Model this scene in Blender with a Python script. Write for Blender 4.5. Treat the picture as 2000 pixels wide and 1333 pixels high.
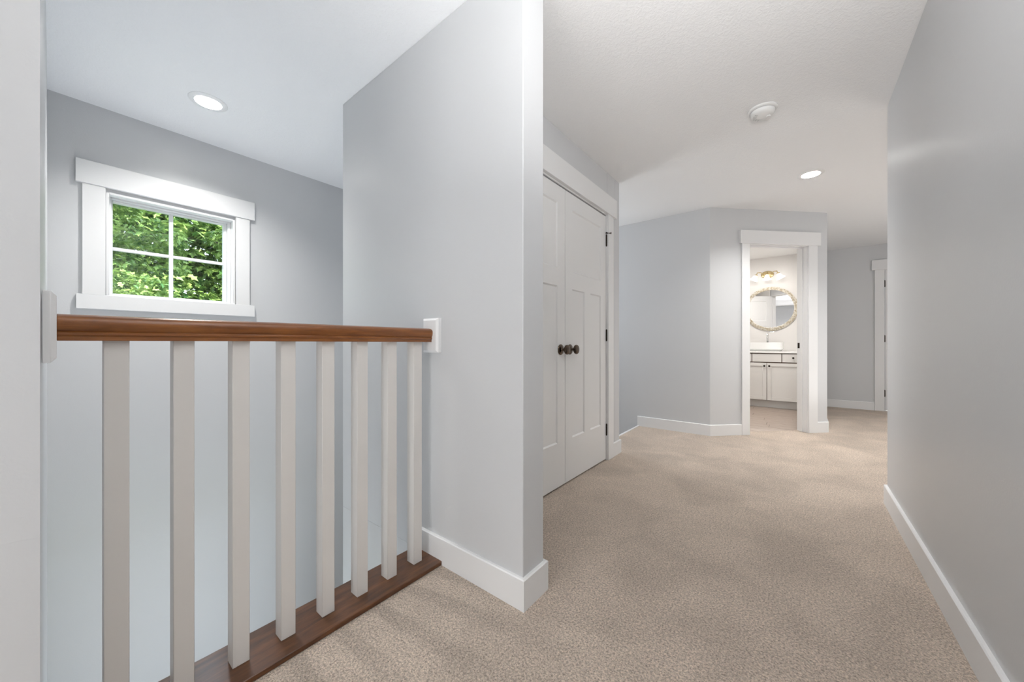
import bpy, bmesh, math, random
from mathutils import Matrix, Vector
import numpy as np
R = math.radians
PI = math.pi
for o in list(bpy.data.objects):
    bpy.data.objects.remove(o, do_unlink=True)
SC = bpy.context.scene
COL = SC.collection
H = 2.42          # ceiling height
CAMZ = .98

# ------------------------------------------------------------------ camera
cam = bpy.data.cameras.new('camera')
cam.sensor_fit = 'HORIZONTAL'
cam.sensor_width = 36
cam.lens = 36 * 704 / 2000
cam.shift_y = (671 - 666.5) / 2000
cam.clip_start = .02
camo = bpy.data.objects.new('camera', cam)
COL.objects.link(camo)
camo.location = (0, 0, CAMZ)
camo.rotation_euler = (PI / 2, 0, R(38.5))
SC.camera = camo

# ------------------------------------------------------------------ world, sun, large lights, exposure
SC.view_settings.view_transform = 'Standard'
SC.view_settings.look = 'None'
SC.view_settings.gamma = 1
SC.view_settings.use_curve_mapping = False
SC.view_settings.exposure = 1.34

W = bpy.data.worlds.new('world')
SC.world = W
W.use_nodes = True
wn = W.node_tree
wn.nodes.clear()
wo = wn.nodes.new('ShaderNodeOutputWorld')
wb = wn.nodes.new('ShaderNodeBackground')
wb.inputs['Color'].default_value = (.72, .86, 1, 1)
wb.inputs['Strength'].default_value = 2.0
wn.links.new(wb.outputs[0], wo.inputs[0])

def lamp(name, kind, loc, energy, color=(1, 1, 1), direction=None, **kw):
    l = bpy.data.lights.new(name, kind)
    l.energy = energy
    l.color = color
    for k, v in kw.items():
        setattr(l, k, v)
    o = bpy.data.objects.new(name, l)
    COL.objects.link(o)
    o.location = loc
    if direction:
        o.rotation_euler = Vector(direction).to_track_quat('-Z', 'Y').to_euler()
    return o

# high sun on the trees outside, from the house side
lamp('sun', 'SUN', (-2, -4, 9), 4.2, (1, .97, .9), (-.5, .42, -.75), angle=R(2))
# unseen fill lamps added behind the camera and in the far landing
lamp('hall_fill', 'AREA', (-.36, -2.45, .78), 13, (.97, .985, 1), (0, 1, .12), shape='RECTANGLE', size=1.3, size_y=1.25)
lamp('landing_fill', 'AREA', (2.5, 5.3, 1.4), 3, (.97, .985, 1), (-1, 0, .05), shape='RECTANGLE', size=2.6, size_y=1.8)
# added lamps that brighten the ceiling from beside the camera and in the landing
lamp('ceiling_fill', 'AREA', (.18, .36, 1.62), 8.2, (1, 1, 1), (-.05, .55, 1), shape='DISK', size=.3, spread=R(150))
lamp('landing_ceiling_fill', 'AREA', (1.8, 5.0, .35), 4.5, (1, 1, 1), (-.25, 0, 1), shape='DISK', size=.9)
# cool fill lamp added at the turn of the stairs, hidden by the closet
lamp('stair_fill', 'AREA', (-3.2, 3.7, 1.45), 9, (.9, .95, 1), (1, .05, 0), shape='RECTANGLE', size=.8, size_y=1.0)
# daylight of the ground floor up the stairwell, beam narrowed to fill the ceiling
lamp('ground_floor_daylight', 'AREA', (-2.6, .6, -2.1), 4.1, (.80, .89, 1), (.02, 0, 1), shape='RECTANGLE', size=1.0, size_y=.9, spread=R(75))

# ------------------------------------------------------------------ materials
def srgb(r, g, b):
    f = lambda c: (c / 12.92 if c <= .04045 else ((c + .055) / 1.055) ** 2.4)
    return (f(r / 255), f(g / 255), f(b / 255), 1)

def newmat(name):
    m = bpy.data.materials.new(name)
    m.use_nodes = True
    nt = m.node_tree
    b = nt.nodes['Principled BSDF']
    return m, nt, b

def N(nt, kind, **kw):
    n = nt.nodes.new(kind)
    for k, v in kw.items():
        if k in n.inputs.keys():
            n.inputs[k].default_value = v
        else:
            setattr(n, k, v)
    return n

def coords(nt, scale=(1, 1, 1)):
    tc = N(nt, 'ShaderNodeNewGeometry')
    mp = N(nt, 'ShaderNodeMapping')
    mp.inputs['Scale'].default_value = scale
    nt.links.new(tc.outputs['Position'], mp.inputs[0])
    return mp.outputs[0]

def paint(name, col, rough=.45, bump=.03, scale=220, dist=.001, spec=.5):
    m, nt, b = newmat(name)
    b.inputs['Base Color'].default_value = col
    b.inputs['Roughness'].default_value = rough
    b.inputs['Specular IOR Level'].default_value = spec
    if bump:
        c = coords(nt)
        n = N(nt, 'ShaderNodeTexNoise', Scale=scale, Detail=3.0)
        nt.links.new(c, n.inputs['Vector'])
        bp = N(nt, 'ShaderNodeBump', Strength=bump, Distance=dist)
        nt.links.new(n.outputs[0], bp.inputs['Height'])
        nt.links.new(bp.outputs[0], b.inputs['Normal'])
    return m

M = {}
M['wall'] = paint('wall_paint', (.62, .628, .638, 1), .36, .12, 160, .002, .5)
M['bath_wall'] = paint('bath_wall_paint', (.82, .80, .78, 1), .5)
M['white'] = paint('white_trim_paint', (.80, .80, .80, 1), .32, 0)
M['door_white'] = paint('white_door_paint', (.78, .78, .775, 1), .3, .05, 90, .001)
M['baluster'] = paint('cream_white_paint', (.70, .675, .645, 1), .38, 0)
M['cabinet'] = paint('cabinet_paint', (.74, .725, .70, 1), .35, 0)
M['cab_gap'] = paint('brown_glaze', (.12, .07, .045, 1), .6, 0)
M['porcelain'] = paint('porcelain', (.78, .78, .77, 1), .12, 0)
M['counter'] = paint('white_counter', (.82, .81, .79, 1), .2, 0)
M['plastic'] = paint('white_plastic', (.84, .84, .83, 1), .4, 0)
M['slot'] = paint('grey_slot', (.4, .4, .39, 1), .6, 0)
M['soil'] = paint('garden_ground', (.06, .09, .03, 1), .9, .5, 3, .2)
M['bark'] = paint('bark', (.07, .05, .035, 1), .9, .6, 20, .02)
M['dark'] = paint('dark_gap', (.03, .03, .03, 1), .8, 0)
M['exterior'] = paint('exterior_siding', (.5, .5, .48, 1), .7, 0)

# ceiling: knocked-down plaster
m, nt, b = newmat('ceiling_plaster')
b.inputs['Base Color'].default_value = (.88, .88, .88, 1)
b.inputs['Roughness'].default_value = .5
c = coords(nt, (1, 1, 1))
n1 = N(nt, 'ShaderNodeTexNoise', Scale=55.0, Detail=3.0, Roughness=.6, Distortion=1.2)
nt.links.new(c, n1.inputs['Vector'])
cr = N(nt, 'ShaderNodeValToRGB')
cr.color_ramp.elements[0].position = .42
cr.color_ramp.elements[1].position = .62
nt.links.new(n1.outputs[0], cr.inputs[0])
bp = N(nt, 'ShaderNodeBump', Strength=.24, Distance=.004)
nt.links.new(cr.outputs[0], bp.inputs['Height'])
nt.links.new(bp.outputs[0], b.inputs['Normal'])
M['ceiling'] = m

# carpet
def carpet(name, light, dark, mid):
    m, nt, b = newmat(name)
    b.inputs['Roughness'].default_value = .95
    b.inputs['Specular IOR Level'].default_value = .1
    b.inputs['Sheen Weight'].default_value = .15
    c = coords(nt)
    v = N(nt, 'ShaderNodeTexVoronoi', Scale=170.0)
    wz = N(nt, 'ShaderNodeTexNoise', Scale=120.0, Detail=2.0)
    nt.links.new(c, wz.inputs['Vector'])
    mixv = N(nt, 'ShaderNodeMix', data_type='VECTOR')
    mixv.inputs[0].default_value = .02
    nt.links.new(c, mixv.inputs[4])
    nt.links.new(wz.outputs[1], mixv.inputs[5])
    nt.links.new(mixv.outputs[1], v.inputs['Vector'])
    n2 = N(nt, 'ShaderNodeTexNoise', Scale=150.0, Detail=4.0, Roughness=.75)
    nt.links.new(c, n2.inputs['Vector'])
    r = N(nt, 'ShaderNodeValToRGB')
    e = r.color_ramp.elements
    e[0].position = .33; e[0].color = dark
    e[1].position = .66; e[1].color = light
    x = e.new(.5); x.color = mid
    nt.links.new(n2.outputs[0], r.inputs[0])
    # big soft patches where the pile lies differently
    n3 = N(nt, 'ShaderNodeTexNoise', Scale=2.6, Detail=3.0, Distortion=.6)
    nt.links.new(c, n3.inputs['Vector'])
    mr = N(nt, 'ShaderNodeMapRange')
    mr.inputs['From Min'].default_value = .35; mr.inputs['From Max'].default_value = .65
    mr.inputs['To Min'].default_value = .88; mr.inputs['To Max'].default_value = 1.08
    nt.links.new(n3.outputs[0], mr.inputs[0])
    # tufts: darker between them
    m2 = N(nt, 'ShaderNodeMapRange')
    m2.inputs['From Min'].default_value = .1; m2.inputs['From Max'].default_value = .75
    m2.inputs['To Min'].default_value = 1.16; m2.inputs['To Max'].default_value = .76
    nt.links.new(v.outputs['Distance'], m2.inputs[0])
    mu = N(nt, 'ShaderNodeMath', operation='MULTIPLY')
    nt.links.new(mr.outputs[0], mu.inputs[0]); nt.links.new(m2.outputs[0], mu.inputs[1])
    vm = N(nt, 'ShaderNodeVectorMath', operation='SCALE')
    nt.links.new(r.outputs[0], vm.inputs[0]); nt.links.new(mu.outputs[0], vm.inputs['Scale'])
    nt.links.new(vm.outputs[0], b.inputs['Base Color'])
    ad = N(nt, 'ShaderNodeMath', operation='SUBTRACT')
    nt.links.new(n2.outputs[0], ad.inputs[0]); nt.links.new(v.outputs['Distance'], ad.inputs[1])
    bp = N(nt, 'ShaderNodeBump', Strength=.9, Distance=.006)
    nt.links.new(ad.outputs[0], bp.inputs['Height'])
    nt.links.new(bp.outputs[0], b.inputs['Normal'])
    return m
M['carpet'] = carpet('beige_carpet', (.96, .82, .70, 1), (.31, .24, .185, 1), (.75, .62, .51, 1))

def wood(name, c1, c2, c3, rough, axis=1, scale=9, stretch=14, coat=.3):
    m, nt, b = newmat(name)
    s = [1, 1, 1]
    for i in range(3):
        s[i] = 1 if i == axis else stretch
    c = coords(nt, tuple(s))
    n1 = N(nt, 'ShaderNodeTexNoise', Scale=scale, Detail=6.0, Roughness=.65, Distortion=.4)
    nt.links.new(c, n1.inputs['Vector'])
    r = N(nt, 'ShaderNodeValToRGB')
    e = r.color_ramp.elements
    e[0].position = .3; e[0].color = c1
    e[1].position = .72; e[1].color = c3
    x = e.new(.5); x.color = c2
    nt.links.new(n1.outputs[0], r.inputs[0])
    nt.links.new(r.outputs[0], b.inputs['Base Color'])
    b.inputs['Roughness'].default_value = rough
    b.inputs['Coat Weight'].default_value = coat
    b.inputs['Coat Roughness'].default_value = .15
    return m
M['rail_wood'] = wood('stained_rail_wood', srgb(108, 60, 22), srgb(130, 76, 30), srgb(152, 95, 42), .32, 1, 7, 9)
M['board_wood'] = wood('stained_board_wood', srgb(62, 36, 18), srgb(90, 54, 28), srgb(120, 76, 42), .28, 1, 6, 8)
M['plank'] = wood('wood_look_plank', srgb(140, 124, 112), srgb(164, 148, 136), srgb(186, 172, 160), .4, 0, 9, 10, .1)

def metal(name, col, rough):
    m, nt, b = newmat(name)
    b.inputs['Base Color'].default_value = col
    b.inputs['Metallic'].default_value = 1
    b.inputs['Roughness'].default_value = rough
    return m
M['bronze'] = metal('aged_bronze', (.10, .075, .058, 1), .27)
M['dark_bronze'] = metal('dark_bronze_hinge', (.035, .027, .022, 1), .4)
M['chrome'] = metal('chrome', (.85, .86, .87, 1), .08)
M['brass'] = metal('brass', (.72, .58, .32, 1), .25)
M['mirror'] = metal('mirror_glass', (.9, .9, .9, 1), .0)

# whitewashed mirror frame with gold showing through
m, nt, b = newmat('whitewashed_gold_frame')
c = coords(nt)
n1 = N(nt, 'ShaderNodeTexNoise', Scale=38.0, Detail=4.0)
nt.links.new(c, n1.inputs['Vector'])
r = N(nt, 'ShaderNodeValToRGB')
r.color_ramp.elements[0].position = .40; r.color_ramp.elements[0].color = srgb(186, 172, 146)
r.color_ramp.elements[1].position = .56; r.color_ramp.elements[1].color = srgb(226, 220, 208)
nt.links.new(n1.outputs[0], r.inputs[0]); nt.links.new(r.outputs[0], b.inputs['Base Color'])
b.inputs['Roughness'].default_value = .45
M['frame'] = m

def emit(name, col, s):
    m, nt, b = newmat(name)
    b.inputs['Base Color'].default_value = col
    b.inputs['Emission Color'].default_value = col
    b.inputs['Emission Strength'].default_value = s
    return m
M['lens'] = emit('lit_lens', (1, .985, .95, 1), 2.0)
M['shade'] = emit('lit_frosted_glass', (1, .98, .95, 1), .8)

# thin window glass
m = bpy.data.materials.new('window_glass'); m.use_nodes = True
nt = m.node_tree; nt.nodes.clear()
o = nt.nodes.new('ShaderNodeOutputMaterial'); mx = nt.nodes.new('ShaderNodeMixShader')
tr = nt.nodes.new('ShaderNodeBsdfTransparent'); gl = nt.nodes.new('ShaderNodeBsdfGlossy')
tr.inputs[0].default_value = (.97, .98, .98, 1); gl.inputs['Roughness'].default_value = .02
mx.inputs[0].default_value = .012
nt.links.new(tr.outputs[0], mx.inputs[1]); nt.links.new(gl.outputs[0], mx.inputs[2]); nt.links.new(mx.outputs[0], o.inputs[0])
M['glass'] = m

# leaves
m, nt, b = newmat('oak_leaf')
c = coords(nt)
oi = N(nt, 'ShaderNodeTexNoise', Scale=5.0, Detail=6.0)
nt.links.new(c, oi.inputs['Vector'])
r = N(nt, 'ShaderNodeValToRGB')
r.color_ramp.elements[0].position = .35; r.color_ramp.elements[0].color = (.05, .15, .03, 1)
r.color_ramp.elements[1].position = .68; r.color_ramp.elements[1].color = (.46, .60, .17, 1)
nt.links.new(oi.outputs[0], r.inputs[0]); nt.links.new(r.outputs[0], b.inputs['Base Color'])
b.inputs['Roughness'].default_value = .45
tl = N(nt, 'ShaderNodeBsdfTranslucent')
nt.links.new(r.outputs[0], tl.inputs[0])
mx = N(nt, 'ShaderNodeMixShader'); mx.inputs[0].default_value = .15
out = nt.nodes['Material Output']
nt.links.new(b.outputs[0], mx.inputs[1]); nt.links.new(tl.outputs[0], mx.inputs[2]); nt.links.new(mx.outputs[0], out.inputs[0])
M['leaf'] = m

# ------------------------------------------------------------------ geometry helpers
class MB:
    def __init__(s):
        s.bm = bmesh.new()
    def box(s, x0, x1, y0, y1, z0, z1, mat=0):
        v = [s.bm.verts.new(p) for p in ((x0, y0, z0), (x1, y0, z0), (x1, y1, z0), (x0, y1, z0),
                                         (x0, y0, z1), (x1, y0, z1), (x1, y1, z1), (x0, y1, z1))]
        for f in ((0, 3, 2, 1), (4, 5, 6, 7), (0, 1, 5, 4), (1, 2, 6, 5), (2, 3, 7, 6), (3, 0, 4, 7)):
            fc = s.bm.faces.new([v[i] for i in f]); fc.material_index = mat
        return s
    def prism(s, pts, z0, z1, mat=0):
        n = len(pts)
        a = [s.bm.verts.new((p[0], p[1], z0)) for p in pts]
        b = [s.bm.verts.new((p[0], p[1], z1)) for p in pts]
        fs = [s.bm.faces.new(a[::-1]), s.bm.faces.new(b)]
        for i in range(n):
            fs.append(s.bm.faces.new([a[i], a[(i + 1) % n], b[(i + 1) % n], b[i]]))
        for f in fs: f.material_index = mat
        return s
    def sweep(s, prof, frames):
        """prof: list of (a,b); frames: list of (origin, u, v)"""
        rings = [[s.bm.verts.new(Vector(o) + Vector(u) * a + Vector(w) * b) for a, b in prof] for o, u, w in frames]
        n = len(prof)
        for r0, r1 in zip(rings, rings[1:]):
            for i in range(n):
                s.bm.faces.new([r0[i], r0[(i + 1) % n], r1[(i + 1) % n], r1[i]])
        s.bm.faces.new(rings[0][::-1]); s.bm.faces.new(rings[-1])
        return s
    def lathe(s, prof, n=32, origin=(0, 0, 0), axis='z', cap=True):
        """prof list of (r, h)"""
        o = Vector(origin)
        def P(r, h, a):
            c, q = math.cos(a) * r, math.sin(a) * r
            return o + (Vector((c, q, h)) if axis == 'z' else Vector((h, c, q)) if axis == 'x' else Vector((q, h, c)))
        rings = [[s.bm.verts.new(P(r, h, 2 * PI * k / n)) for k in range(n)] for r, h in prof]
        for r0, r1 in zip(rings, rings[1:]):
            for i in range(n):
                f = s.bm.faces.new([r0[i], r0[(i + 1) % n], r1[(i + 1) % n], r1[i]]); f.smooth = True
        if cap:
            if prof[0][0] > 1e-5: s.bm.faces.new(rings[0][::-1])
            if prof[-1][0] > 1e-5: s.bm.faces.new(rings[-1])
        return s
    def tube(s, pts, r, n=10):
        pts = [Vector(p) for p in pts]
        rings = []
        rr = r if isinstance(r, (list, tuple)) else [r] * len(pts)
        for i, p in enumerate(pts):
            t = (pts[min(i + 1, len(pts) - 1)] - pts[max(i - 1, 0)]).normalized()
            up = Vector((0, 0, 1)) if abs(t.z) < .9 else Vector((1, 0, 0))
            u = t.cross(up).normalized(); w = u.cross(t)
            rings.append([s.bm.verts.new(p + (u * math.cos(2 * PI * k / n) + w * math.sin(2 * PI * k / n)) * rr[i]) for k in range(n)])
        for r0, r1 in zip(rings, rings[1:]):
            for i in range(n):
                f = s.bm.faces.new([r0[i], r0[(i + 1) % n], r1[(i + 1) % n], r1[i]]); f.smooth = True
        s.bm.faces.new(rings[0][::-1]); s.bm.faces.new(rings[-1])
        return s
    def xf(s, m):
        bmesh.ops.transform(s.bm, matrix=m, verts=s.bm.verts)
        return s
    def build(s, name, mat, parent=None, bevel=0, seg=1):
        bmesh.ops.recalc_face_normals(s.bm, faces=s.bm.faces)
        me = bpy.data.meshes.new(name); s.bm.to_mesh(me); s.bm.free()
        me.set_sharp_from_angle(angle=R(38))
        for q in (mat if isinstance(mat, (list, tuple)) else [mat]): me.materials.append(q)
        ob = bpy.data.objects.new(name, me); COL.objects.link(ob)
        if parent: ob.parent = parent
        if bevel:
            b = ob.modifiers.new('bevel', 'BEVEL'); b.width = bevel; b.segments = seg; b.limit_method = 'ANGLE'; b.angle_limit = R(40)
        return ob

def empty(name, loc=(0, 0, 0), rz=0, parent=None):
    o = bpy.data.objects.new(name, None); COL.objects.link(o)
    o.empty_display_size = .1
    o.location = loc; o.rotation_euler = (0, 0, rz)
    if parent: o.parent = parent
    return o

def tag(o, label=None, cat=None, group=None, kind=None):
    if label: o['label'] = label
    if cat: o['category'] = cat
    if group: o['group'] = group
    if kind: o['kind'] = kind
    return o
def struct(o, label=None):
    return tag(o, label, kind='structure')

# ------------------------------------------------------------------ key positions (metres)
X_WIN = -3.33      # stairwell window wall
Y_CEN = 1.065      # partition face
X_CEN = -.795      # partition end
X_BLK = -2.15      # closet block, stair side
X_CLO = -1.262     # closet wall face
Y_CLE = 3.135      # closet block end
Y_SEG = 4.29       # wall beyond the second stair opening
X_RGT = .422       # right wall face
Y_RGT = 3.137
DA = Vector((-.735, 4.29, 0))
DB = Vector((.245, 5.27, 0))
Y_BK = 7.42
X_FAR = 2.7
Y_FRT = -2.6
ZL = -2.75

# ------------------------------------------------------------------ floor
fl = [(-1.14, Y_FRT - .1), (X_RGT + .1, Y_FRT - .1), (X_RGT + .1, Y_RGT - .14), (X_FAR, Y_RGT - .14), (X_FAR, Y_BK + .1), (.19, Y_BK + .1),
      (.19, DB.y + .06), (DB.x - .06, DB.y + .055), (DA.x - .06, DA.y + .06), (-1.48, Y_SEG + .05), (-1.48, Y_CLE + .0), (X_CLO - .08, Y_CLE - .02),
      (X_BLK + .05, Y_CLE - .02), (X_BLK + .05, Y_CEN + .06), (-1.405, Y_CEN + .06), (-1.405, -.08), (-1.14, -.08)]
floor = struct(MB().prism(fl, -.24, 0).build('floor', M['carpet']), 'beige cut pile carpet of the upstairs hall')
# carpet reaching through the bathroom doorway (local diagonal frame)
MD = Matrix.Translation(DA) @ Matrix.Rotation(R(45), 4, 'Z')
struct(MB().box(.437, 1.152, .086, .1217, -.1, .0).xf(MD).build('floor_threshold', M['carpet']), 'strip of carpet inside the bathroom doorway')

# bathroom sub floor and planks
bf = empty('floor_bathroom', (0, 0, 0)); struct(bf, 'wood look plank floor of the bathroom')
MB().prism([(-1.5, 4.36), (-.80, 4.36), (.15, 5.31), (.15, Y_BK), (-1.5, Y_BK)], -.2, -.008).build('subfloor', M['plank'], bf)
random.seed(3)
pw = .152
k = 0
for j in range(20):
    y0 = 4.40 + j * pw
    y1 = y0 + pw - .004
    if y0 > 7.3: break
    off = random.uniform(0, .9)
    x = -1.5 - off
    while x < .15:
        xa, xb = max(x, -1.5), min(x + .9 - .004, .15)
        x += .9
        # cut along the doorway and diagonal wall (inner face y - x = 5.197)
        ya, yb = y0, min(y1, Y_BK - .01)
        c0, c1 = ya - 5.197, yb - 5.197
        if min(xb, c1) - xa < .03: continue
        pts = [(xa, ya), (min(xb, c0), ya), (min(xb, c1), yb), (xa, yb)] if c0 > xa + .005 else [(xa, xa + 5.197), (min(xb, c1), yb), (xa, yb)]
        MB().prism(pts, -.012, -.001 + random.uniform(-.0005, .0005)).build('plank', M['plank'], bf, .001)

# ------------------------------------------------------------------ ceiling with openings for the recessed lights
cans = [(-2.755, .555, .092), (.08, 3.98, .092), (-.05, -1.75, .092), (1.55, 5.2, .092)]
bm = bmesh.new()
outer = [(-3.55, Y_FRT - .1), (X_FAR + .1, Y_FRT - .1), (X_FAR + .1, Y_BK + .2), (-3.55, Y_BK + .2)]
edges = []
vo = [bm.verts.new((p[0], p[1], H)) for p in outer]
for i in range(4): edges.append(bm.edges.new((vo[i], vo[(i + 1) % 4])))
for cx, cy, r in cans:
    q = [bm.verts.new((cx + .070 * math.cos(2 * PI * k / 40), cy + .070 * math.sin(2 * PI * k / 40), H)) for k in range(40)]
    for i in range(40): edges.append(bm.edges.new((q[i], q[(i + 1) % 40])))
bmesh.ops.triangle_fill(bm, use_beauty=True, edges=edges)
cm = MB(); cm.bm = bm
for f in bm.faces:
    if f.normal.z > 0: f.normal_flip()
cm.box(-3.55, X_FAR + .1, Y_FRT - .1, Y_BK + .2, H + .14, H + .2)
for a in ((-3.55, -3.53, Y_FRT - .1, Y_BK + .2), (X_FAR + .08, X_FAR + .1, Y_FRT - .1, Y_BK + .2), (-3.55, X_FAR + .1, Y_FRT - .1, Y_FRT - .08), (-3.55, X_FAR + .1, Y_BK + .18, Y_BK + .2)):
    cm.box(*a, H + .001, H + .14)
me = bpy.data.meshes.new('ceiling'); bm.to_mesh(me); bm.free(); me.materials.append(M['ceiling'])
ceil = bpy.data.objects.new('ceiling', me); COL.objects.link(ceil); struct(ceil, 'white lightly textured ceiling')

# ------------------------------------------------------------------ walls
WIN = (.183, .822, 1.273, 1.906)     # y0 y1 z0 z1 of the rough opening
w = MB()
w.box(X_WIN - .16, X_WIN, -.3, WIN[0], ZL, H + .1)
w.box(X_WIN - .16, X_WIN, WIN[1], Y_SEG + .2, ZL, H + .1)
w.box(X_WIN - .16, X_WIN, WIN[0], WIN[1], ZL, WIN[2])
w.box(X_WIN - .16, X_WIN, WIN[0], WIN[1], WIN[3], H + .1)
struct(w.build('wall_stairwell', M['wall']), 'grey stairwell wall with the window')
wl = MB().prism([(-1.14, -.0226), (X_WIN, -.041), (X_WIN, -.25), (-1.27, -.25), (-1.27, Y_FRT), (-1.14, Y_FRT)], 0, H)
wl.prism([(-1.14, -.0226), (X_WIN, -.041), (X_WIN, -.25), (-1.14, -.25)], ZL, 0)
wl = struct(wl.build('wall_left', M['wall']), 'grey wall end at the left edge of the view')
# closet block: partition, closet wall and stair-side wall
w = MB()
w.prism([(X_CEN, Y_CEN), (X_CEN, Y_CEN + .135), (X_BLK, Y_CEN + .135), (X_BLK, Y_CEN)], 0, H)
w.box(X_BLK, -.9, Y_CEN, Y_CEN + .135, ZL, 0)
struct(w.build('wall_center', M['wall'], bevel=.003, seg=2), 'grey partition wall carrying the handrail end')
w = MB()
w.box(X_BLK, X_BLK + .1, Y_CEN + .135, Y_CLE, ZL, H)
w.box(X_BLK, X_CLO, Y_CLE - .10, Y_CLE, -.24, H)
w.box(X_CLO - .11, X_CLO, Y_CEN + .135, 1.495, 0, H)
w.box(X_CLO - .11, X_CLO, 2.868, Y_CLE - .1, 0, H)
w.box(X_CLO - .11, X_CLO, 1.495, 2.868, 2.052, H)
struct(w.build('wall_closet', M['wall'], bevel=.003, seg=2), 'grey wall around the double closet doors')
w = MB().box(X_WIN, DA.x, Y_SEG, Y_SEG + .12, ZL, H)
struct(w.build('wall_back_stairs', M['wall']), 'grey wall behind the second stair opening')
# diagonal wall
LD = (DB - DA).length
w = MB()
w.box(0, .437, 0, .12, -.1, H).box(1.152, LD, 0, .12, -.1, H).box(.437, 1.152, 0, .12, 2.052, H)
w.xf(MD)
struct(w.build('wall_diagonal', M['wall']), 'grey diagonal wall with the bathroom doorway')
w = MB().prism([(DB.x, DB.y), (DB.x, Y_BK), (DB.x - .12, Y_BK), (DB.x - .12, DB.y + .04), (DB.x - .085, DB.y + .085)], -.2, H)
struct(w.build('wall_recess', M['wall']), 'grey wall running back from the diagonal wall')
w = MB()
w.box(DB.x - .06, .955, Y_BK, Y_BK + .12, -.1, H).box(1.785, X_FAR + .1, Y_BK, Y_BK + .12, -.1, H).box(.955, 1.785, Y_BK, Y_BK + .12, 2.052, H)
struct(w.build('wall_back', M['wall']), 'far grey wall of the landing')
w = MB().prism([(X_RGT, Y_FRT), (X_RGT + .12, Y_FRT), (X_RGT + .12, Y_RGT - .12), (X_FAR, Y_RGT - .12), (X_FAR, Y_RGT), (X_RGT, Y_RGT)], 0, H)
struct(w.build('wall_right', M['wall'], bevel=.003, seg=2), 'long satin grey wall on the right')
struct(MB().box(X_FAR, X_FAR + .1, Y_RGT - .12, Y_BK + .12, -.1, H).build('wall_far_right', M['wall']), 'end wall of the landing out of view')
struct(MB().box(-1.27, X_RGT + .12, Y_FRT - .1, Y_FRT, 0, H).build('wall_front', M['wall']), 'wall behind the photographer')
# bathroom shell
struct(MB().box(-1.56, DB.x - .12, Y_BK - .02, Y_BK, -.2, H).build('wall_bathroom_back', M['bath_wall']), 'warm white bathroom wall behind the vanity')
struct(MB().box(-1.66, -1.5, 4.425, Y_BK - .02, -.2, H).build('wall_bathroom_left', M['bath_wall']), 'warm white bathroom wall on the left')
struct(MB().box(DB.x - .135, DB.x - .12, 5.32, Y_BK - .02, -.2, H).build('wall_bathroom_right', M['bath_wall']), 'warm white bathroom wall right of the vanity')
w = MB().box(-1.5, -.80, 4.41, 4.425, -.2, H)
w.prism([(-.785 - .02, 4.41), (-.785 + .30 - .02, 4.41 + .30), (-.785 + .29 - .02, 4.41 + .31), (-.785 - .03, 4.425)], -.2, H)
struct(w.build('wall_bathroom_front', M['bath_wall']), 'warm white bathroom wall beside its door')

# drywall crease and nick on the left wall
def ridge(name, pts, r):
    MB().tube(pts, r, 6).build(name, M['wall'], wl)
ridge('drywall_crease', [(-1.1399, -0.0271, 0.6074), (-1.1399, -0.0356, 0.6088), (-1.1399, -0.0442, 0.6102), (-1.1399, -0.0570, 0.6102), (-1.1399, -0.0855, 0.6123)], .00035)
ridge('drywall_nick', [(-1.1399, -0.0463, 0.6537), (-1.1399, -0.0442, 0.6530), (-1.1399, -0.0413, 0.6513)], .0004)

# ------------------------------------------------------------------ baseboards
BH, BT = .118, .014
def base(name, pts, label, closed=False, h=BH):
    """pts: face line of the wall, room on the left-hand side of travel; builds mitred board"""
    P = [Vector((p[0], p[1])) for p in pts]
    off = []
    for i, p in enumerate(P):
        ns = []
        if i > 0: d = (P[i] - P[i - 1]).normalized(); ns.append(Vector((-d.y, d.x)))
        if i < len(P) - 1: d = (P[i + 1] - P[i]).normalized(); ns.append(Vector((-d.y, d.x)))
        n = sum(ns, Vector((0, 0)))
        n = n / len(ns)
        n = n / n.length_squared
        off.append(n)
    prof = [(0, 0), (BT, 0), (BT, h - .004), (BT - .004, h), (0, h)]
    fr = [((p.x, p.y, -.002), (o.x, o.y, 0), (0, 0, 1)) for p, o in zip(P, off)]
    return struct(MB().sweep(prof, fr).build(name, M['white']), label)
base('baseboard_center', [(-.80, Y_CEN + .135), (X_CEN, Y_CEN + .135), (X_CEN, Y_CEN), (-1.395, Y_CEN)][::-1][::-1] if False else [(-1.395, Y_CEN), (X_CEN, Y_CEN), (X_CEN, Y_CEN + .135), (X_CLO + .1, Y_CEN + .135)][::-1], 'white baseboard wrapped round the partition end')
base('baseboard_closet_near', [(X_CLO, 1.385), (X_CLO, Y_CEN + .15)], 'white baseboard between partition and closet')
base('baseboard_closet', [(X_CLO - .06, Y_CLE), (X_CLO, Y_CLE), (X_CLO, 2.975)], 'short white baseboard beside the closet doors')
base('baseboard_back', [(-.735 + .355 * .7071, 4.29 + .355 * .7071), (DA.x, DA.y), (-1.50, Y_SEG)], 'white baseboard left of the bathroom doorway')
base('baseboard_diagonal', [(DB.x, 7.40), (DB.x, DB.y), (-.735 + 1.255 * .7071, 4.29 + 1.255 * .7071)], 'white baseboard right of the bathroom doorway')
base('baseboard_recess', [(.864, Y_BK), (DB.x + .014, Y_BK)], 'white baseboard on the far recess wall')
base('baseboard_recess_right', [(X_FAR, Y_BK), (1.885, Y_BK)], 'white baseboard right of the far door')
base('baseboard_right', [(X_RGT, Y_FRT), (X_RGT, Y_RGT), (X_FAR, Y_RGT)], 'long white baseboard along the right wall')
base('baseboard_left', [(-1.14, -.0226), (-1.14, Y_FRT)], 'white baseboard on the left wall')
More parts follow.
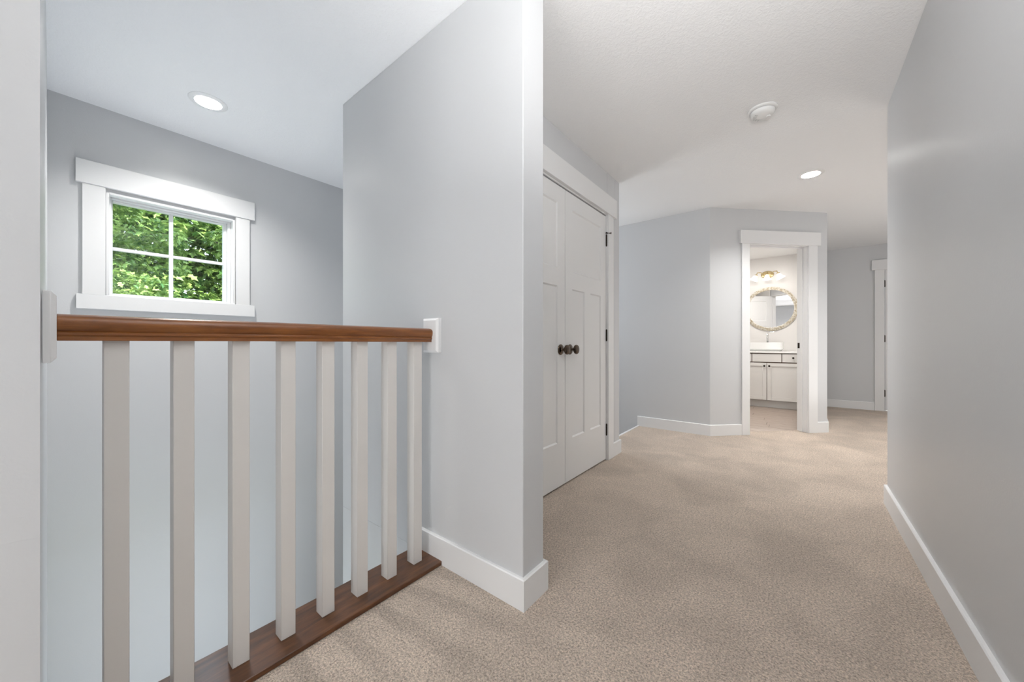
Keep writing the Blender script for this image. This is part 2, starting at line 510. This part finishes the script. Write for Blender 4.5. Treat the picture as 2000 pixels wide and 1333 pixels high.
# trim along stair edges
struct(MB().box(-1.50, -1.478, Y_CLE, Y_SEG, -.30, .006).build('trim_1', M['white'], bevel=.003), 'white edge trim at the top of the second stair')
struct(MB().box(-1.425, -1.405, -.03, Y_CEN, -.28, 0.001).build('trim_2', M['white']), 'white fascia board below the balustrade')

# ------------------------------------------------------------------ stairs (lie below the floor edge)
st = empty('staircase', (0, 0, 0)); struct(st, 'carpeted stairs winding down behind the closet')
rs, rn = -ZL / 14, .257
for i in range(3):
    MB().box(-1.50 - rn * (i + 1), -1.50 - rn * i, Y_CLE, Y_SEG, -rs * (i + 1) - .2, -rs * (i + 1)).build('stair_step', M['carpet'], st, .01, 2)
MB().box(X_WIN, -1.50 - rn * 3, Y_CLE, Y_SEG, -rs * 4 - .2, -rs * 4).build('stair_landing', M['carpet'], st)
for i in range(8):
    MB().box(X_WIN, X_BLK, Y_CLE - .255 * (i + 1), Y_CLE - .255 * i, -rs * (i + 5) - .2, -rs * (i + 5)).build('stair_step', M['carpet'], st, .01, 2)
MB().box(X_WIN, X_BLK, -.05, Y_CLE - .255 * 8, -rs * 13 - .15, -rs * 13).build('stair_landing', M['carpet'], st)
struct(MB().box(X_WIN, 3, -1.5, Y_SEG, ZL - .1, ZL).build('floor_lower', M['carpet']), 'carpet of the ground floor')

# ------------------------------------------------------------------ window
win = empty('window_1', (X_WIN, .5, 1.55)); struct(win, 'small four light window in the stairwell')
def wp(name, mb, mat=None, bevel=.002):
    mb.xf(Matrix.Translation((-X_WIN, -.5, -1.55)))
    return mb.build(name, mat or M['white'], win, bevel)
wp('header_casing', MB().box(X_WIN, X_WIN + .026, .060, .948, 1.932, 2.070))
wp('side_casing', MB().box(X_WIN, X_WIN + .019, .085, .178, 1.273, 1.932))
wp('side_casing', MB().box(X_WIN, X_WIN + .019, .829, .917, 1.273, 1.932))
wp('sill_casing', MB().box(X_WIN, X_WIN + .026, .062, .948, 1.186, 1.273))
# jamb liner, 9 mm proud of the rough opening
jx0, jx1 = X_WIN - .14, X_WIN + .012
y0, y1, z0, z1 = WIN
wp('jamb', MB().box(jx0, jx1, y0 - .004, y0 + .010, z0, z1).box(jx0, jx1, y1 - .010, y1 + .004, z0, z1).box(jx0, jx1, y0 + .01, y1 - .01, z1 - .010, z1 + .004).box(jx0, jx1, y0 + .01, y1 - .01, z0 - .004, z0 + .006))
# sash
sx0, sx1 = X_WIN - .10, X_WIN - .062
gy0, gy1, gz0, gz1 = .212, .772, 1.296, 1.872
wp('outer_frame', MB().box(sx0, sx1 + .022, y0 + .01, y0 + .022, z0 + .006, z1 - .01).box(sx0, sx1 + .022, y1 - .030, y1 - .01, z0 + .006, z1 - .01).box(sx0, sx1 + .022, y0 + .022, y1 - .03, z1 - .022, z1 - .01).box(sx0, sx1 + .022, y0 + .022, y1 - .03, z0 + .006, z0 + .014))
sash = wp('sash', MB().box(sx0, sx1, y0 + .022, gy0, z0 + .014, z1 - .022).box(sx0, sx1, gy1, y1 - .03, z0 + .014, z1 - .022).box(sx0, sx1, gy0, gy1, gz1, z1 - .022).box(sx0, sx1, gy0, gy1, z0 + .014, gz0))
my, mz = .4845, 1.580
def ws(name, mb, mat=None, bevel=.0):
    mb.xf(Matrix.Translation((-X_WIN, -.5, -1.55)))
    return mb.build(name, mat or M['white'], sash, bevel)
ws('muntin', MB().box(sx0 + .008, sx1 - .006, my - .010, my + .010, gz0, gz1), bevel=.001)
ws('muntin', MB().box(sx0 + .008, sx1 - .006, gy0, my - .010, mz - .010, mz + .010).box(sx0 + .008, sx1 - .006, my + .010, gy1, mz - .010, mz + .010), bevel=.001)
for a, b2 in ((gy0, my - .01), (my + .01, gy1)):
    for c2, d2 in ((gz0, mz - .01), (mz + .01, gz1)):
        ws('pane', MB().box(sx0 + .016, sx0 + .019, a, b2, c2, d2), M['glass'])

# ------------------------------------------------------------------ doors
def leaf(parent, loc, rz, wd=.672, ht=2.03, sides=(1, -1), knob_sides=(1, -1), hinge_side=1, knob_z=.925):
    """door leaf, hinge edge at local x=0, thickness centred on y=0; three recessed panels"""
    T = .0175
    st_, tr_, br_, mr_, ms_ = .098, .112, .295, .12, .098
    zt0 = 1.475; zt1 = ht - tr_; zl0 = br_; zl1 = zt0 - mr_
    xm0 = wd / 2 - ms_ / 2; xm1 = wd / 2 + ms_ / 2
    m = MB()
    m.box(0, st_, -T, T, 0, ht).box(wd - st_, wd, -T, T, 0, ht).box(st_, wd - st_, -T, T, zt1, ht)
    m.box(st_, wd - st_, -T, T, zl1, zt0).box(st_, wd - st_, -T, T, 0, br_).box(xm0, xm1, -T, T, zl0, zl1)
    lf = m.build('door_leaf', M['door_white'], parent)
    lf.location = loc; lf.rotation_euler = (0, 0, rz)
    for (a, b2, c2, d2) in ((st_, wd - st_, zt0, zt1), (st_, xm0, zl0, zl1), (xm1, wd - st_, zl0, zl1)):
        q = MB()
        e = .009; dp = .008
        for sgn in (1, -1):
            y = T * sgn; yi = (T - dp) * sgn
            vo = [q.bm.verts.new(p) for p in ((a, y, c2), (b2, y, c2), (b2, y, d2), (a, y, d2))]
            vi = [q.bm.verts.new(p) for p in ((a + e, yi, c2 + e), (b2 - e, yi, c2 + e), (b2 - e, yi, d2 - e), (a + e, yi, d2 - e))]
            for i in range(4): q.bm.faces.new([vo[i], vo[(i + 1) % 4], vi[(i + 1) % 4], vi[i]])
            q.bm.faces.new(vi)
        q.build('panel', M['door_white'], lf)
    for sgn in knob_sides:
        y = T * sgn
        kx = wd - .060
        k = MB()
        pr = [(0.0, 0), (.036, 0), (.0365, .003), (.034, .007), (.026, .011), (.013, .013), (.0095, .018), (.009, .030), (.012, .034), (.023, .039), (.0315, .046), (.033, .053), (.030, .060), (.020, .065), (.008, .067), (0, .0675)]
        k.lathe([(r_, (y + h_ * sgn)) for r_, h_ in pr], 28, (kx, 0, knob_z), 'y', False)
        # slightly egg shaped
        k.build('door_knob', M['bronze'], lf)
    for hz in (.245, 1.035, 1.83):
        yk = (T + .004) * hinge_side
        hm = MB()
        for q in range(5):
            hm.lathe([(.0065, hz - .045 + q * .018 + .0006), (.0065, hz - .045 + q * .018 + .0174)], 12, (-.004, yk, 0))
        hm.lathe([(.0045, hz - .050), (.0045, hz + .050)], 10, (-.004, yk, 0))
        hm.box(-.006, .0, min(yk, 0), max(yk, 0), hz - .045, hz + .045)
        hm.build('hinge', M['dark_bronze'], lf)
    return lf

def casing(parent, s0, s1, top, cw=(.10, .10), hd=None, t=.018, jamb=.12, mat=None, stop=.045, hh=.145, stop_side=1):
    """casing in local frame: wall face y=0, room towards -y, opening s0..s1"""
    mat = mat or M['white']
    xf = Matrix.Identity(4)
    MB().box(s0 - cw[0], s0, -t, 0, 0, top).build('side_casing', mat, parent, .0015)
    MB().box(s1, s1 + cw[1], -t, 0, 0, top).build('side_casing', mat, parent, .0015)
    a, b2 = hd if hd else (s0 - cw[0] - .022, s1 + cw[1] + .03)
    MB().box(a, b2, -t - .008, 0, top, top + hh).build('header_casing', mat, parent, .0015)
    jt = .014
    MB().box(s0 + .006 - jt, s0 + .006, -.002, jamb + .002, 0, top + .008).box(s1 - .006, s1 - .006 + jt, -.002, jamb + .002, 0, top + .008).box(s0 + .006, s1 - .006, -.002, jamb + .002, top - .006, top + .008).build('jamb', mat, parent, .001)
    MB().box(s0 + .006, s0 + .018, stop, stop + .032, 0, top - .006).box(s1 - .018, s1 - .006, stop, stop + .032, 0, top - .006).box(s0 + .018, s1 - .018, stop, stop + .032, top - .018, top - .006).build('door_stop', mat, parent, .001)

# closet double doors: local x -> world -Y ... built in a frame looking from +X
d1 = empty('door_1', (X_CLO, 1.50, 0), R(90)); struct(d1, 'white double closet doors with round bronze knobs')
casing(d1, 0, 1.362, 2.062, (.105, .105), (-.125, 1.52), jamb=.11, stop=.05, hh=.155)
leaf(d1, (.010, .020, .012), 0, .668, knob_sides=(-1,), hinge_side=-1)
rl = leaf(d1, (1.352, .020, .012), PI, .668, knob_sides=(1,), hinge_side=1)
# hinge pin door stop on the right leaf's top hinge
hs = MB()
hs.tube([(-.004, .0215, 1.888), (-.004, .0215, 1.896)], .009)
hs.tube([(-.004, .0215, 1.892), (-.022, .050, 1.890)], .0035)
hs.tube([(-.022, .050, 1.890), (-.025, .056, 1.890)], .009)
hs.tube([(-.004, .0215, 1.892), (.016, .032, 1.892)], .0035)
hs.build('hinge_pin_stop', M['dark_bronze'], rl)
for yy in (.63, .73):
    MB().box(yy - .018, yy + .018, .012, .030, 2.044, 2.052).build('catch_plate', M['dark_bronze'], d1)

# bathroom doorway
d2 = empty('door_2', DA, R(45)); struct(d2, 'open white bathroom door in the diagonal wall')
casing(d2, .447, 1.145, 2.046, (.092, .108), (.334, 1.285), hh=.142)
lf2 = leaf(d2, (.458, .140, .012), R(93), .66, hinge_side=1)
MB().box(1.1375, 1.1395, .085, .112, .925, .985).build('strike_plate', M['dark_bronze'], d2)

# far landing door
d3 = empty('door_3', (.966, Y_BK, 0)); struct(d3, 'closed white door on the far wall')
casing(d3, 0, .81, 2.046, (.100, .100), (-.132, .942))
leaf(d3, (.010, .020, .012), 0, .79, knob_sides=(-1,), hinge_side=-1)

# ------------------------------------------------------------------ balustrade
br = empty('balustrade', (-1.33, .5, 0)); tag(br, 'stair balustrade with brown wooden handrail and eight cream square balusters', 'railing')
def bp_(name, mb, mat, bevel=0, seg=1):
    mb.xf(Matrix.Translation((1.33, -.5, 0)))
    return mb.build(name, mat, br, bevel, seg)
bp_('base_board', MB().box(-1.425, -1.232, -.022, Y_CEN - .012, .001, .019), M['board_wood'], .003, 2)
bys = [.0881, .2115, .3395, .467, .595, .7225, .851, .978]
bal = None
for i, yc in enumerate(bys):
    if bal is None:
        bal = bp_('baluster', MB().box(-1.352, -1.304, yc - .0215, yc + .0215, .019, .9905), M['baluster'], .0012)
    else:
        c = bal.copy(); COL.objects.link(c); c.parent = br; c.location.y = yc - bys[0]
zc = .986
prof = [(-.026, 0), (-.026, .010), (-.029, .013), (-.029, .019), (-.026, .021), (-.031, .026), (-.0335, .036), (-.0335, .047), (-.030, .053), (-.020, .058), (-.007, .0605)]
prof = prof + [(-a, b2) for a, b2 in prof[::-1]]
prof = [(-a, b2) for a, b2 in prof]
bp_('handrail', MB().sweep(prof, [((-1.314, -.003, zc), (1, 0, 0), (0, 0, 1)), ((-1.314, 1.043, zc), (1, 0, 0), (0, 0, 1))]), M['rail_wood'], .0008)
def rosette(yw, yf, bevel=.009):
    m = MB()
    x0, x1, z0_, z1_ = -1.356, -1.250, .938, 1.093
    e = .010
    s = 1 if yf > yw else -1
    ym = yf - s * .008
    a = [m.bm.verts.new(p) for p in ((x0, yw, z0_), (x1, yw, z0_), (x1, yw, z1_), (x0, yw, z1_))]
    b_ = [m.bm.verts.new(p) for p in ((x0, ym, z0_), (x1, ym, z0_), (x1, ym, z1_), (x0, ym, z1_))]
    c = [m.bm.verts.new(p) for p in ((x0 + e, yf, z0_ + e), (x1 - e, yf, z0_ + e), (x1 - e, yf, z1_ - e), (x0 + e, yf, z1_ - e))]
    m.bm.faces.new(a); m.bm.faces.new(c)
    for p, q in ((a, b_), (b_, c)):
        for i in range(4): m.bm.faces.new([p[i], p[(i + 1) % 4], q[(i + 1) % 4], q[i]])
    return m
bp_('wall_plate', rosette(-.022, -.003), M['white'], .001)
bp_('wall_plate', rosette(Y_CEN, 1.040), M['white'], .001)

# ------------------------------------------------------------------ recessed lights
def can(i, cx, cy, r, label, power, spread=140):
    t = empty('recessed_light', (cx, cy, H)); tag(t, label, 'ceiling light')
    t['group'] = 'recessed ceiling lights'
    MB().lathe([(.0615, .002), (.063, -.006), (r - .004, -.005), (r, -.002), (r, -.0005), (.068, .0015)], 48, cap=False).build('trim_ring', M['plastic'], t)
    MB().lathe([(.0630, -.004), (.0615, .004), (.052, .050), (.050, .055), (.055, .062), (.069, .062), (.069, -.001)], 48, cap=False).build('baffle', M['plastic'], t)
    MB().lathe([(.0, .050), (.040, .050), (.050, .053), (.050, .058), (0, .058)], 48, cap=False).build('lens', M['lens'], t)
    l = lamp('recessed_bulb', 'AREA', (cx, cy, H + .046), power, (1, .985, .955), (0, 0, -1), shape='DISK', size=.085, spread=R(spread))
    return t
can(0, *cans[0], 'round white recessed light over the stairwell by the window', 7.6, 165)
can(1, *cans[1], 'round white recessed light in hall ceiling before the bathroom', 11.5, 172)
can(2, *cans[2], 'recessed light in the hall ceiling behind the photographer', 7)
can(3, *cans[3], 'unseen recessed light added to fill the landing beyond the right wall', 9)  # out-of-view can added to light the landing

# smoke detector
sd = empty('smoke_detector', (-.175, 2.70, H)); tag(sd, 'round white smoke detector on the hall ceiling', 'smoke detector')
MB().lathe([(.078, 0), (.078, -.006), (.074, -.010), (.062, -.012), (.062, -.011)], 48).build('mounting_base', M['plastic'], sd)
MB().lathe([(.058, -.008), (.058, -.014)], 40).build('vent_gap', M['dark'], sd)
MB().lathe([(.064, -.0135), (.064, -.020), (.060, -.030), (.050, -.038), (.020, -.041), (0, -.0415)], 48, cap=False).build('cover', M['plastic'], sd)
MB().lathe([(.012, -.040), (.012, -.045), (.010, -.047), (0, -.047)], 20, (.030, .014, 0), cap=False).build('test_button', M['plastic'], sd)
for k in range(6):
    a = 2.2 + k * .35
    MB().box(.030, .050, -.001, .001, -.0405, -.037).xf(Matrix.Rotation(a, 4, 'Z')).build('vent_slot', M['slot'], sd)

# ------------------------------------------------------------------ bathroom
YV = 6.70
va = empty('bathroom_vanity', (-.38, YV, 0)); tag(va, 'cream bathroom vanity cabinet with dark knobs seen through the doorway', 'cabinet')
def vp(name, mb, mat, parent=va, bevel=0, seg=1):
    mb.xf(Matrix.Translation((.38, -YV, 0)))
    return mb.build(name, mat, parent, bevel, seg)
VX0, VX1 = -.84, .075
vp('toe_kick', MB().box(VX0, VX1, YV + .065, YV + .08, 0, .115), M['cabinet'])
vp('carcass', MB().box(VX0, VX1, YV + .004, 7.395, .112, .832), M['cab_gap'])
vp('side_panel', MB().box(VX0 - .012, VX0, YV, 7.395, 0, .832), M['cabinet'])
vp('side_panel', MB().box(VX1, VX1 + .012, YV, 7.395, 0, .832), M['cabinet'])
def knob(parent, x, z, r=.014):
    vp('knob', MB().lathe([(0, YV - .018), (.006, YV - .0185), (.0055, YV - .028), (r * .9, YV - .032), (r, YV - .038), (r * .7, YV - .044), (0, YV - .045)], 16, (x, 0, z), 'y', False), M['dark_bronze'], parent)
def panel_front(name, x0, x1, z0_, z1_, fr=0, kn=None):
    m = MB()
    if fr:
        m.box(x0, x0 + fr, YV - .018, YV, z0_, z1_).box(x1 - fr, x1, YV - .018, YV, z0_, z1_).box(x0 + fr, x1 - fr, YV - .018, YV, z1_ - fr, z1_).box(x0 + fr, x1 - fr, YV - .018, YV, z0_, z0_ + fr)
        m.box(x0 + fr, x1 - fr, YV - .008, YV, z0_ + fr, z1_ - fr)
    else:
        m.box(x0, x1, YV - .018, YV, z0_, z1_)
    o = vp(name, m, M['cabinet'], bevel=.0015)
    if kn: knob(o, *kn)
g = .005
panel_front('drawer', VX0 + .005, -.568 - g, .697, .820, 0, (-.70, .764))
panel_front('drawer', -.568 + g, -.196 - g, .697, .820)
panel_front('drawer', -.196 + g, VX1 - .005, .697, .820, 0, (-.062, .764))
panel_front('cabinet_door', VX0 + .005, -.378 - .003, .118, .682, .05, (-.409, .637))
panel_front('cabinet_door', -.378 + .003, VX1 - .005, .118, .682, .05, (-.348, .637))
vp('countertop', MB().box(VX0 - .02, .105, YV - .03, 7.398, .832, .860), M['counter'], bevel=.003)

sk = empty('vessel_sink', (-.41, 6.99, .860)); tag(sk, 'white rectangular sink basin standing on the vanity top', 'sink')
m = MB()
a, b2, hh = .225, .17, .135
def rr(sx, sy, r, z, n=6):
    out = []
    for cx, cy, st0 in ((sx - r, sy - r, 0), (-sx + r, sy - r, 90), (-sx + r, -sy + r, 180), (sx - r, -sy + r, 270)):
        for k in range(n + 1):
            t = R(st0 + 90 * k / n); out.append((cx + r * math.cos(t), cy + r * math.sin(t), z))
    return out
rings = [rr(a - .03, b2 - .03, .03, 0), rr(a, b2, .03, .03), rr(a, b2, .03, hh), rr(a - .012, b2 - .012, .025, hh), rr(a - .02, b2 - .02, .025, .05), rr(a - .06, b2 - .06, .03, .03)]
vr = [[m.bm.verts.new(p) for p in q] for q in rings]
for q0, q1 in zip(vr, vr[1:]):
    for i in range(len(q0)): m.bm.faces.new([q0[i], q0[(i + 1) % len(q0)], q1[(i + 1) % len(q0)], q1[i]])
m.bm.faces.new(vr[0][::-1]); m.bm.faces.new(vr[-1])
m.build('basin', M['porcelain'], sk)
MB().lathe([(.022, .031), (.020, .034), (0, .034)], 20, cap=False).build('drain', M['chrome'], sk)

fc = empty('faucet', (-.40, 7.24, .860)); tag(fc, 'chrome faucet standing behind the bathroom sink', 'faucet')
MB().lathe([(.026, 0), (.026, .008), (.017, .012), (.017, .20), (.019, .205), (.019, .25), (.016, .262), (0, .264)], 24).build('body', M['chrome'], fc)
MB().tube([(0, 0, .235), (0, -.05, .262), (0, -.10, .262), (0, -.14, .235), (0, -.15, .20)], .012, 12).build('spout', M['chrome'], fc)
MB().tube([(0, 0, .262), (0, 0, .285), (.03, 0, .300), (.085, 0, .305)], .0075, 10).build('lever_handle', M['chrome'], fc)

mi = empty('round_mirror', (-.37, 7.39, 1.553)); tag(mi, 'round wall mirror in a whitewashed beaded frame', 'mirror')
MB().lathe([(.0, -.018), (.320, -.018), (.320, -.004), (0, -.004)], 72, (0, 0, 0), 'y', False).build('mirror_glass', M['mirror'], mi)
fr = MB()
prof = [(.312, -.020), (.314, -.030), (.322, -.034), (.330, -.028), (.338, -.026), (.346, -.020), (.354, -.018), (.366, -.012), (.368, 0), (.312, 0), (.312, -.020)]
fr.lathe(prof, 72, (0, 0, 0), 'y', False)
fo = fr.build('frame', M['frame'], mi)
bd = MB()
for k in range(96):
    t = 2 * PI * k / 96
    q = bmesh.ops.create_icosphere(bd.bm, subdivisions=1, radius=.008, matrix=Matrix.Translation((.3485 * math.cos(t), -.018, .3485 * math.sin(t))))
bead = bd.build('beading', M['frame'], mi); bead['kind'] = 'stuff'

vl = empty('vanity_light', (-.41, 7.395, 2.13)); tag(vl, 'brass three shade vanity light with lit frosted glass above the mirror', 'wall light')
MB().lathe([(.0, -.028), (.030, -.026), (.055, -.016), (.062, -.006), (.062, 0), (0, 0)], 32, (0, 0, 0), 'y', False).xf(Matrix.Scale(1.45, 4, (1, 0, 0))).build('backplate', M['brass'], vl)
for dx, tilt in ((-.145, 26), (0, 0), (.145, -26)):
    arm = MB().tube([(dx * .35, -.02, 0), (dx * .6, -.07, .035), (dx * .9, -.115, .030), (dx, -.13, -.01)], .007, 10).build('arm', M['brass'], vl)
    sh = MB().lathe([(.020, 0), (.030, -.010), (.036, -.035), (.046, -.070), (.066, -.105), (.080, -.120), (.0775, -.121), (.062, -.104), (.042, -.070), (.032, -.035), (.026, -.012), (.0, -.008)], 28, cap=False)
    sh.xf(Matrix.Translation((dx, -.13, -.010)) @ Matrix.Rotation(R(tilt), 4, 'Y') @ Matrix.Scale(.78, 4))
    sh.build('glass_shade', M['shade'], vl)
    MB().lathe([(.0, .004), (.022, .002), (.026, -.010), (.024, -.016)], 20, cap=False).xf(Matrix.Translation((dx, -.13, -.008)) @ Matrix.Rotation(R(tilt), 4, 'Y')).build('socket_cup', M['brass'], vl)
lamp('bathroom_fill', 'AREA', (-.5, 6.0, H - .03), 10, (1, .97, .93), (0, 0, -1), shape='DISK', size=.5)  # fill lamp added to brighten the bathroom, without a fixture

# ------------------------------------------------------------------ outdoors
struct(MB().box(-60, 60, -60, 60, ZL - .45, ZL - .15).build('ground', M['soil']), 'garden ground outside the window')
rng = np.random.default_rng(11)
def foliage(parent, clumps, per, name='foliage', size=.075):
    """clumps: (x,y,z,rx,ry,rz) drooping pads of lobed leaves"""
    V, F = [], []
    # lobed leaf, folded along the midrib
    L = np.array([(0, 0, 0), (.25, .28, .06), (.42, .14, .04), (.62, .34, .05), (.72, .13, .02), (1, 0, -.08), (.72, -.13, .02), (.62, -.34, .05), (.42, -.14, .04), (.25, -.28, .06)])
    fcs = [(0, 1, 2), (0, 2, 4), (2, 3, 4), (0, 4, 5), (0, 5, 6), (6, 7, 8), (0, 6, 8), (0, 8, 9)]
    nb = 0
    for (x, y, z, rx, ry, rz) in clumps:
        n = per
        u = rng.uniform(-1, 1, (n, 3)); u /= np.maximum(np.linalg.norm(u, axis=1), .5)[:, None]
        p = np.array([x, y, z]) + u * np.array([rx, ry, rz])
        p[:, 2] -= .25 * (u[:, 0] ** 2 + u[:, 1] ** 2) * rx
        ang = rng.uniform(0, 2 * PI, n); droop = rng.normal(-.35, .4, n); roll = rng.normal(0, .5, n)
        s = size * rng.uniform(.7, 1.35, n)
        for i in range(n):
            m3 = (Matrix.Rotation(ang[i], 3, 'Z') @ Matrix.Rotation(-droop[i], 3, 'Y') @ Matrix.Rotation(roll[i], 3, 'X'))
            A = np.array(m3)
            V.append((L * s[i]) @ A.T + p[i])
            F.extend([(a_ + nb, b_ + nb, c_ + nb) for a_, b_, c_ in fcs])
            nb += len(L)
    V = np.concatenate(V)
    me = bpy.data.meshes.new(name)
    me.from_pydata(V.tolist(), [], F)
    me.materials.append(M['leaf'])
    o = bpy.data.objects.new(name, me); COL.objects.link(o); o.parent = parent; o['kind'] = 'stuff'
    return o
def tree(loc, label, clumps, per, trunk_h, size):
    t = empty('oak_tree', loc); tag(t, label, 'tree', 'trees outside the stairwell window')
    MB().tube([(0, 0, 0), (.05, .05, trunk_h * .4), (-.05, .1, trunk_h)], [.20, .16, .08], 12).build('trunk', M['bark'], t)
    for k in range(7):
        a_ = k * .9
        zz = trunk_h * (.42 + .08 * k)
        MB().tube([(0, .05, zz), (math.cos(a_) * .8, math.sin(a_) * .9, zz + .35), (math.cos(a_) * 1.5, math.sin(a_) * 1.5, zz + .45)], [.055, .035, .012], 7).build('branch', M['bark'], t)
    foliage(t, clumps, per, size=size)
rnd = random.Random(5)
cl = []
for k in range(95):
    y = rnd.uniform(-2.2, 1.15); z = rnd.uniform(3.2, 7.6); x = rnd.uniform(-.5, 1.2) - .05 * abs(y)
    cl.append((x, y, z, .40, .46, .15))
tree((-8.2, -.2, ZL - .15), 'leafy oak tree behind the left window panes', cl, 420, 7.0, .085)
cl = []
for k in range(95):
    y = rnd.uniform(-1.4, 2.2); z = rnd.uniform(3.2, 7.4); x = rnd.uniform(-.5, 1.2)
    cl.append((x, y, z, .40, .46, .15))
tree((-8.6, 3.3, ZL - .15), 'leafy oak tree behind the right window panes', cl, 420, 6.6, .085)
cl = []
for k in range(330):
    cl.append((rnd.uniform(-1.2, 1.2), rnd.uniform(-4, 5), rnd.uniform(2, 7.6), .8, 1.0, .3))
tree((-12.2, 1.5, ZL - .15), 'distant darker tree seen between the near trees', cl, 230, 6.0, .19)
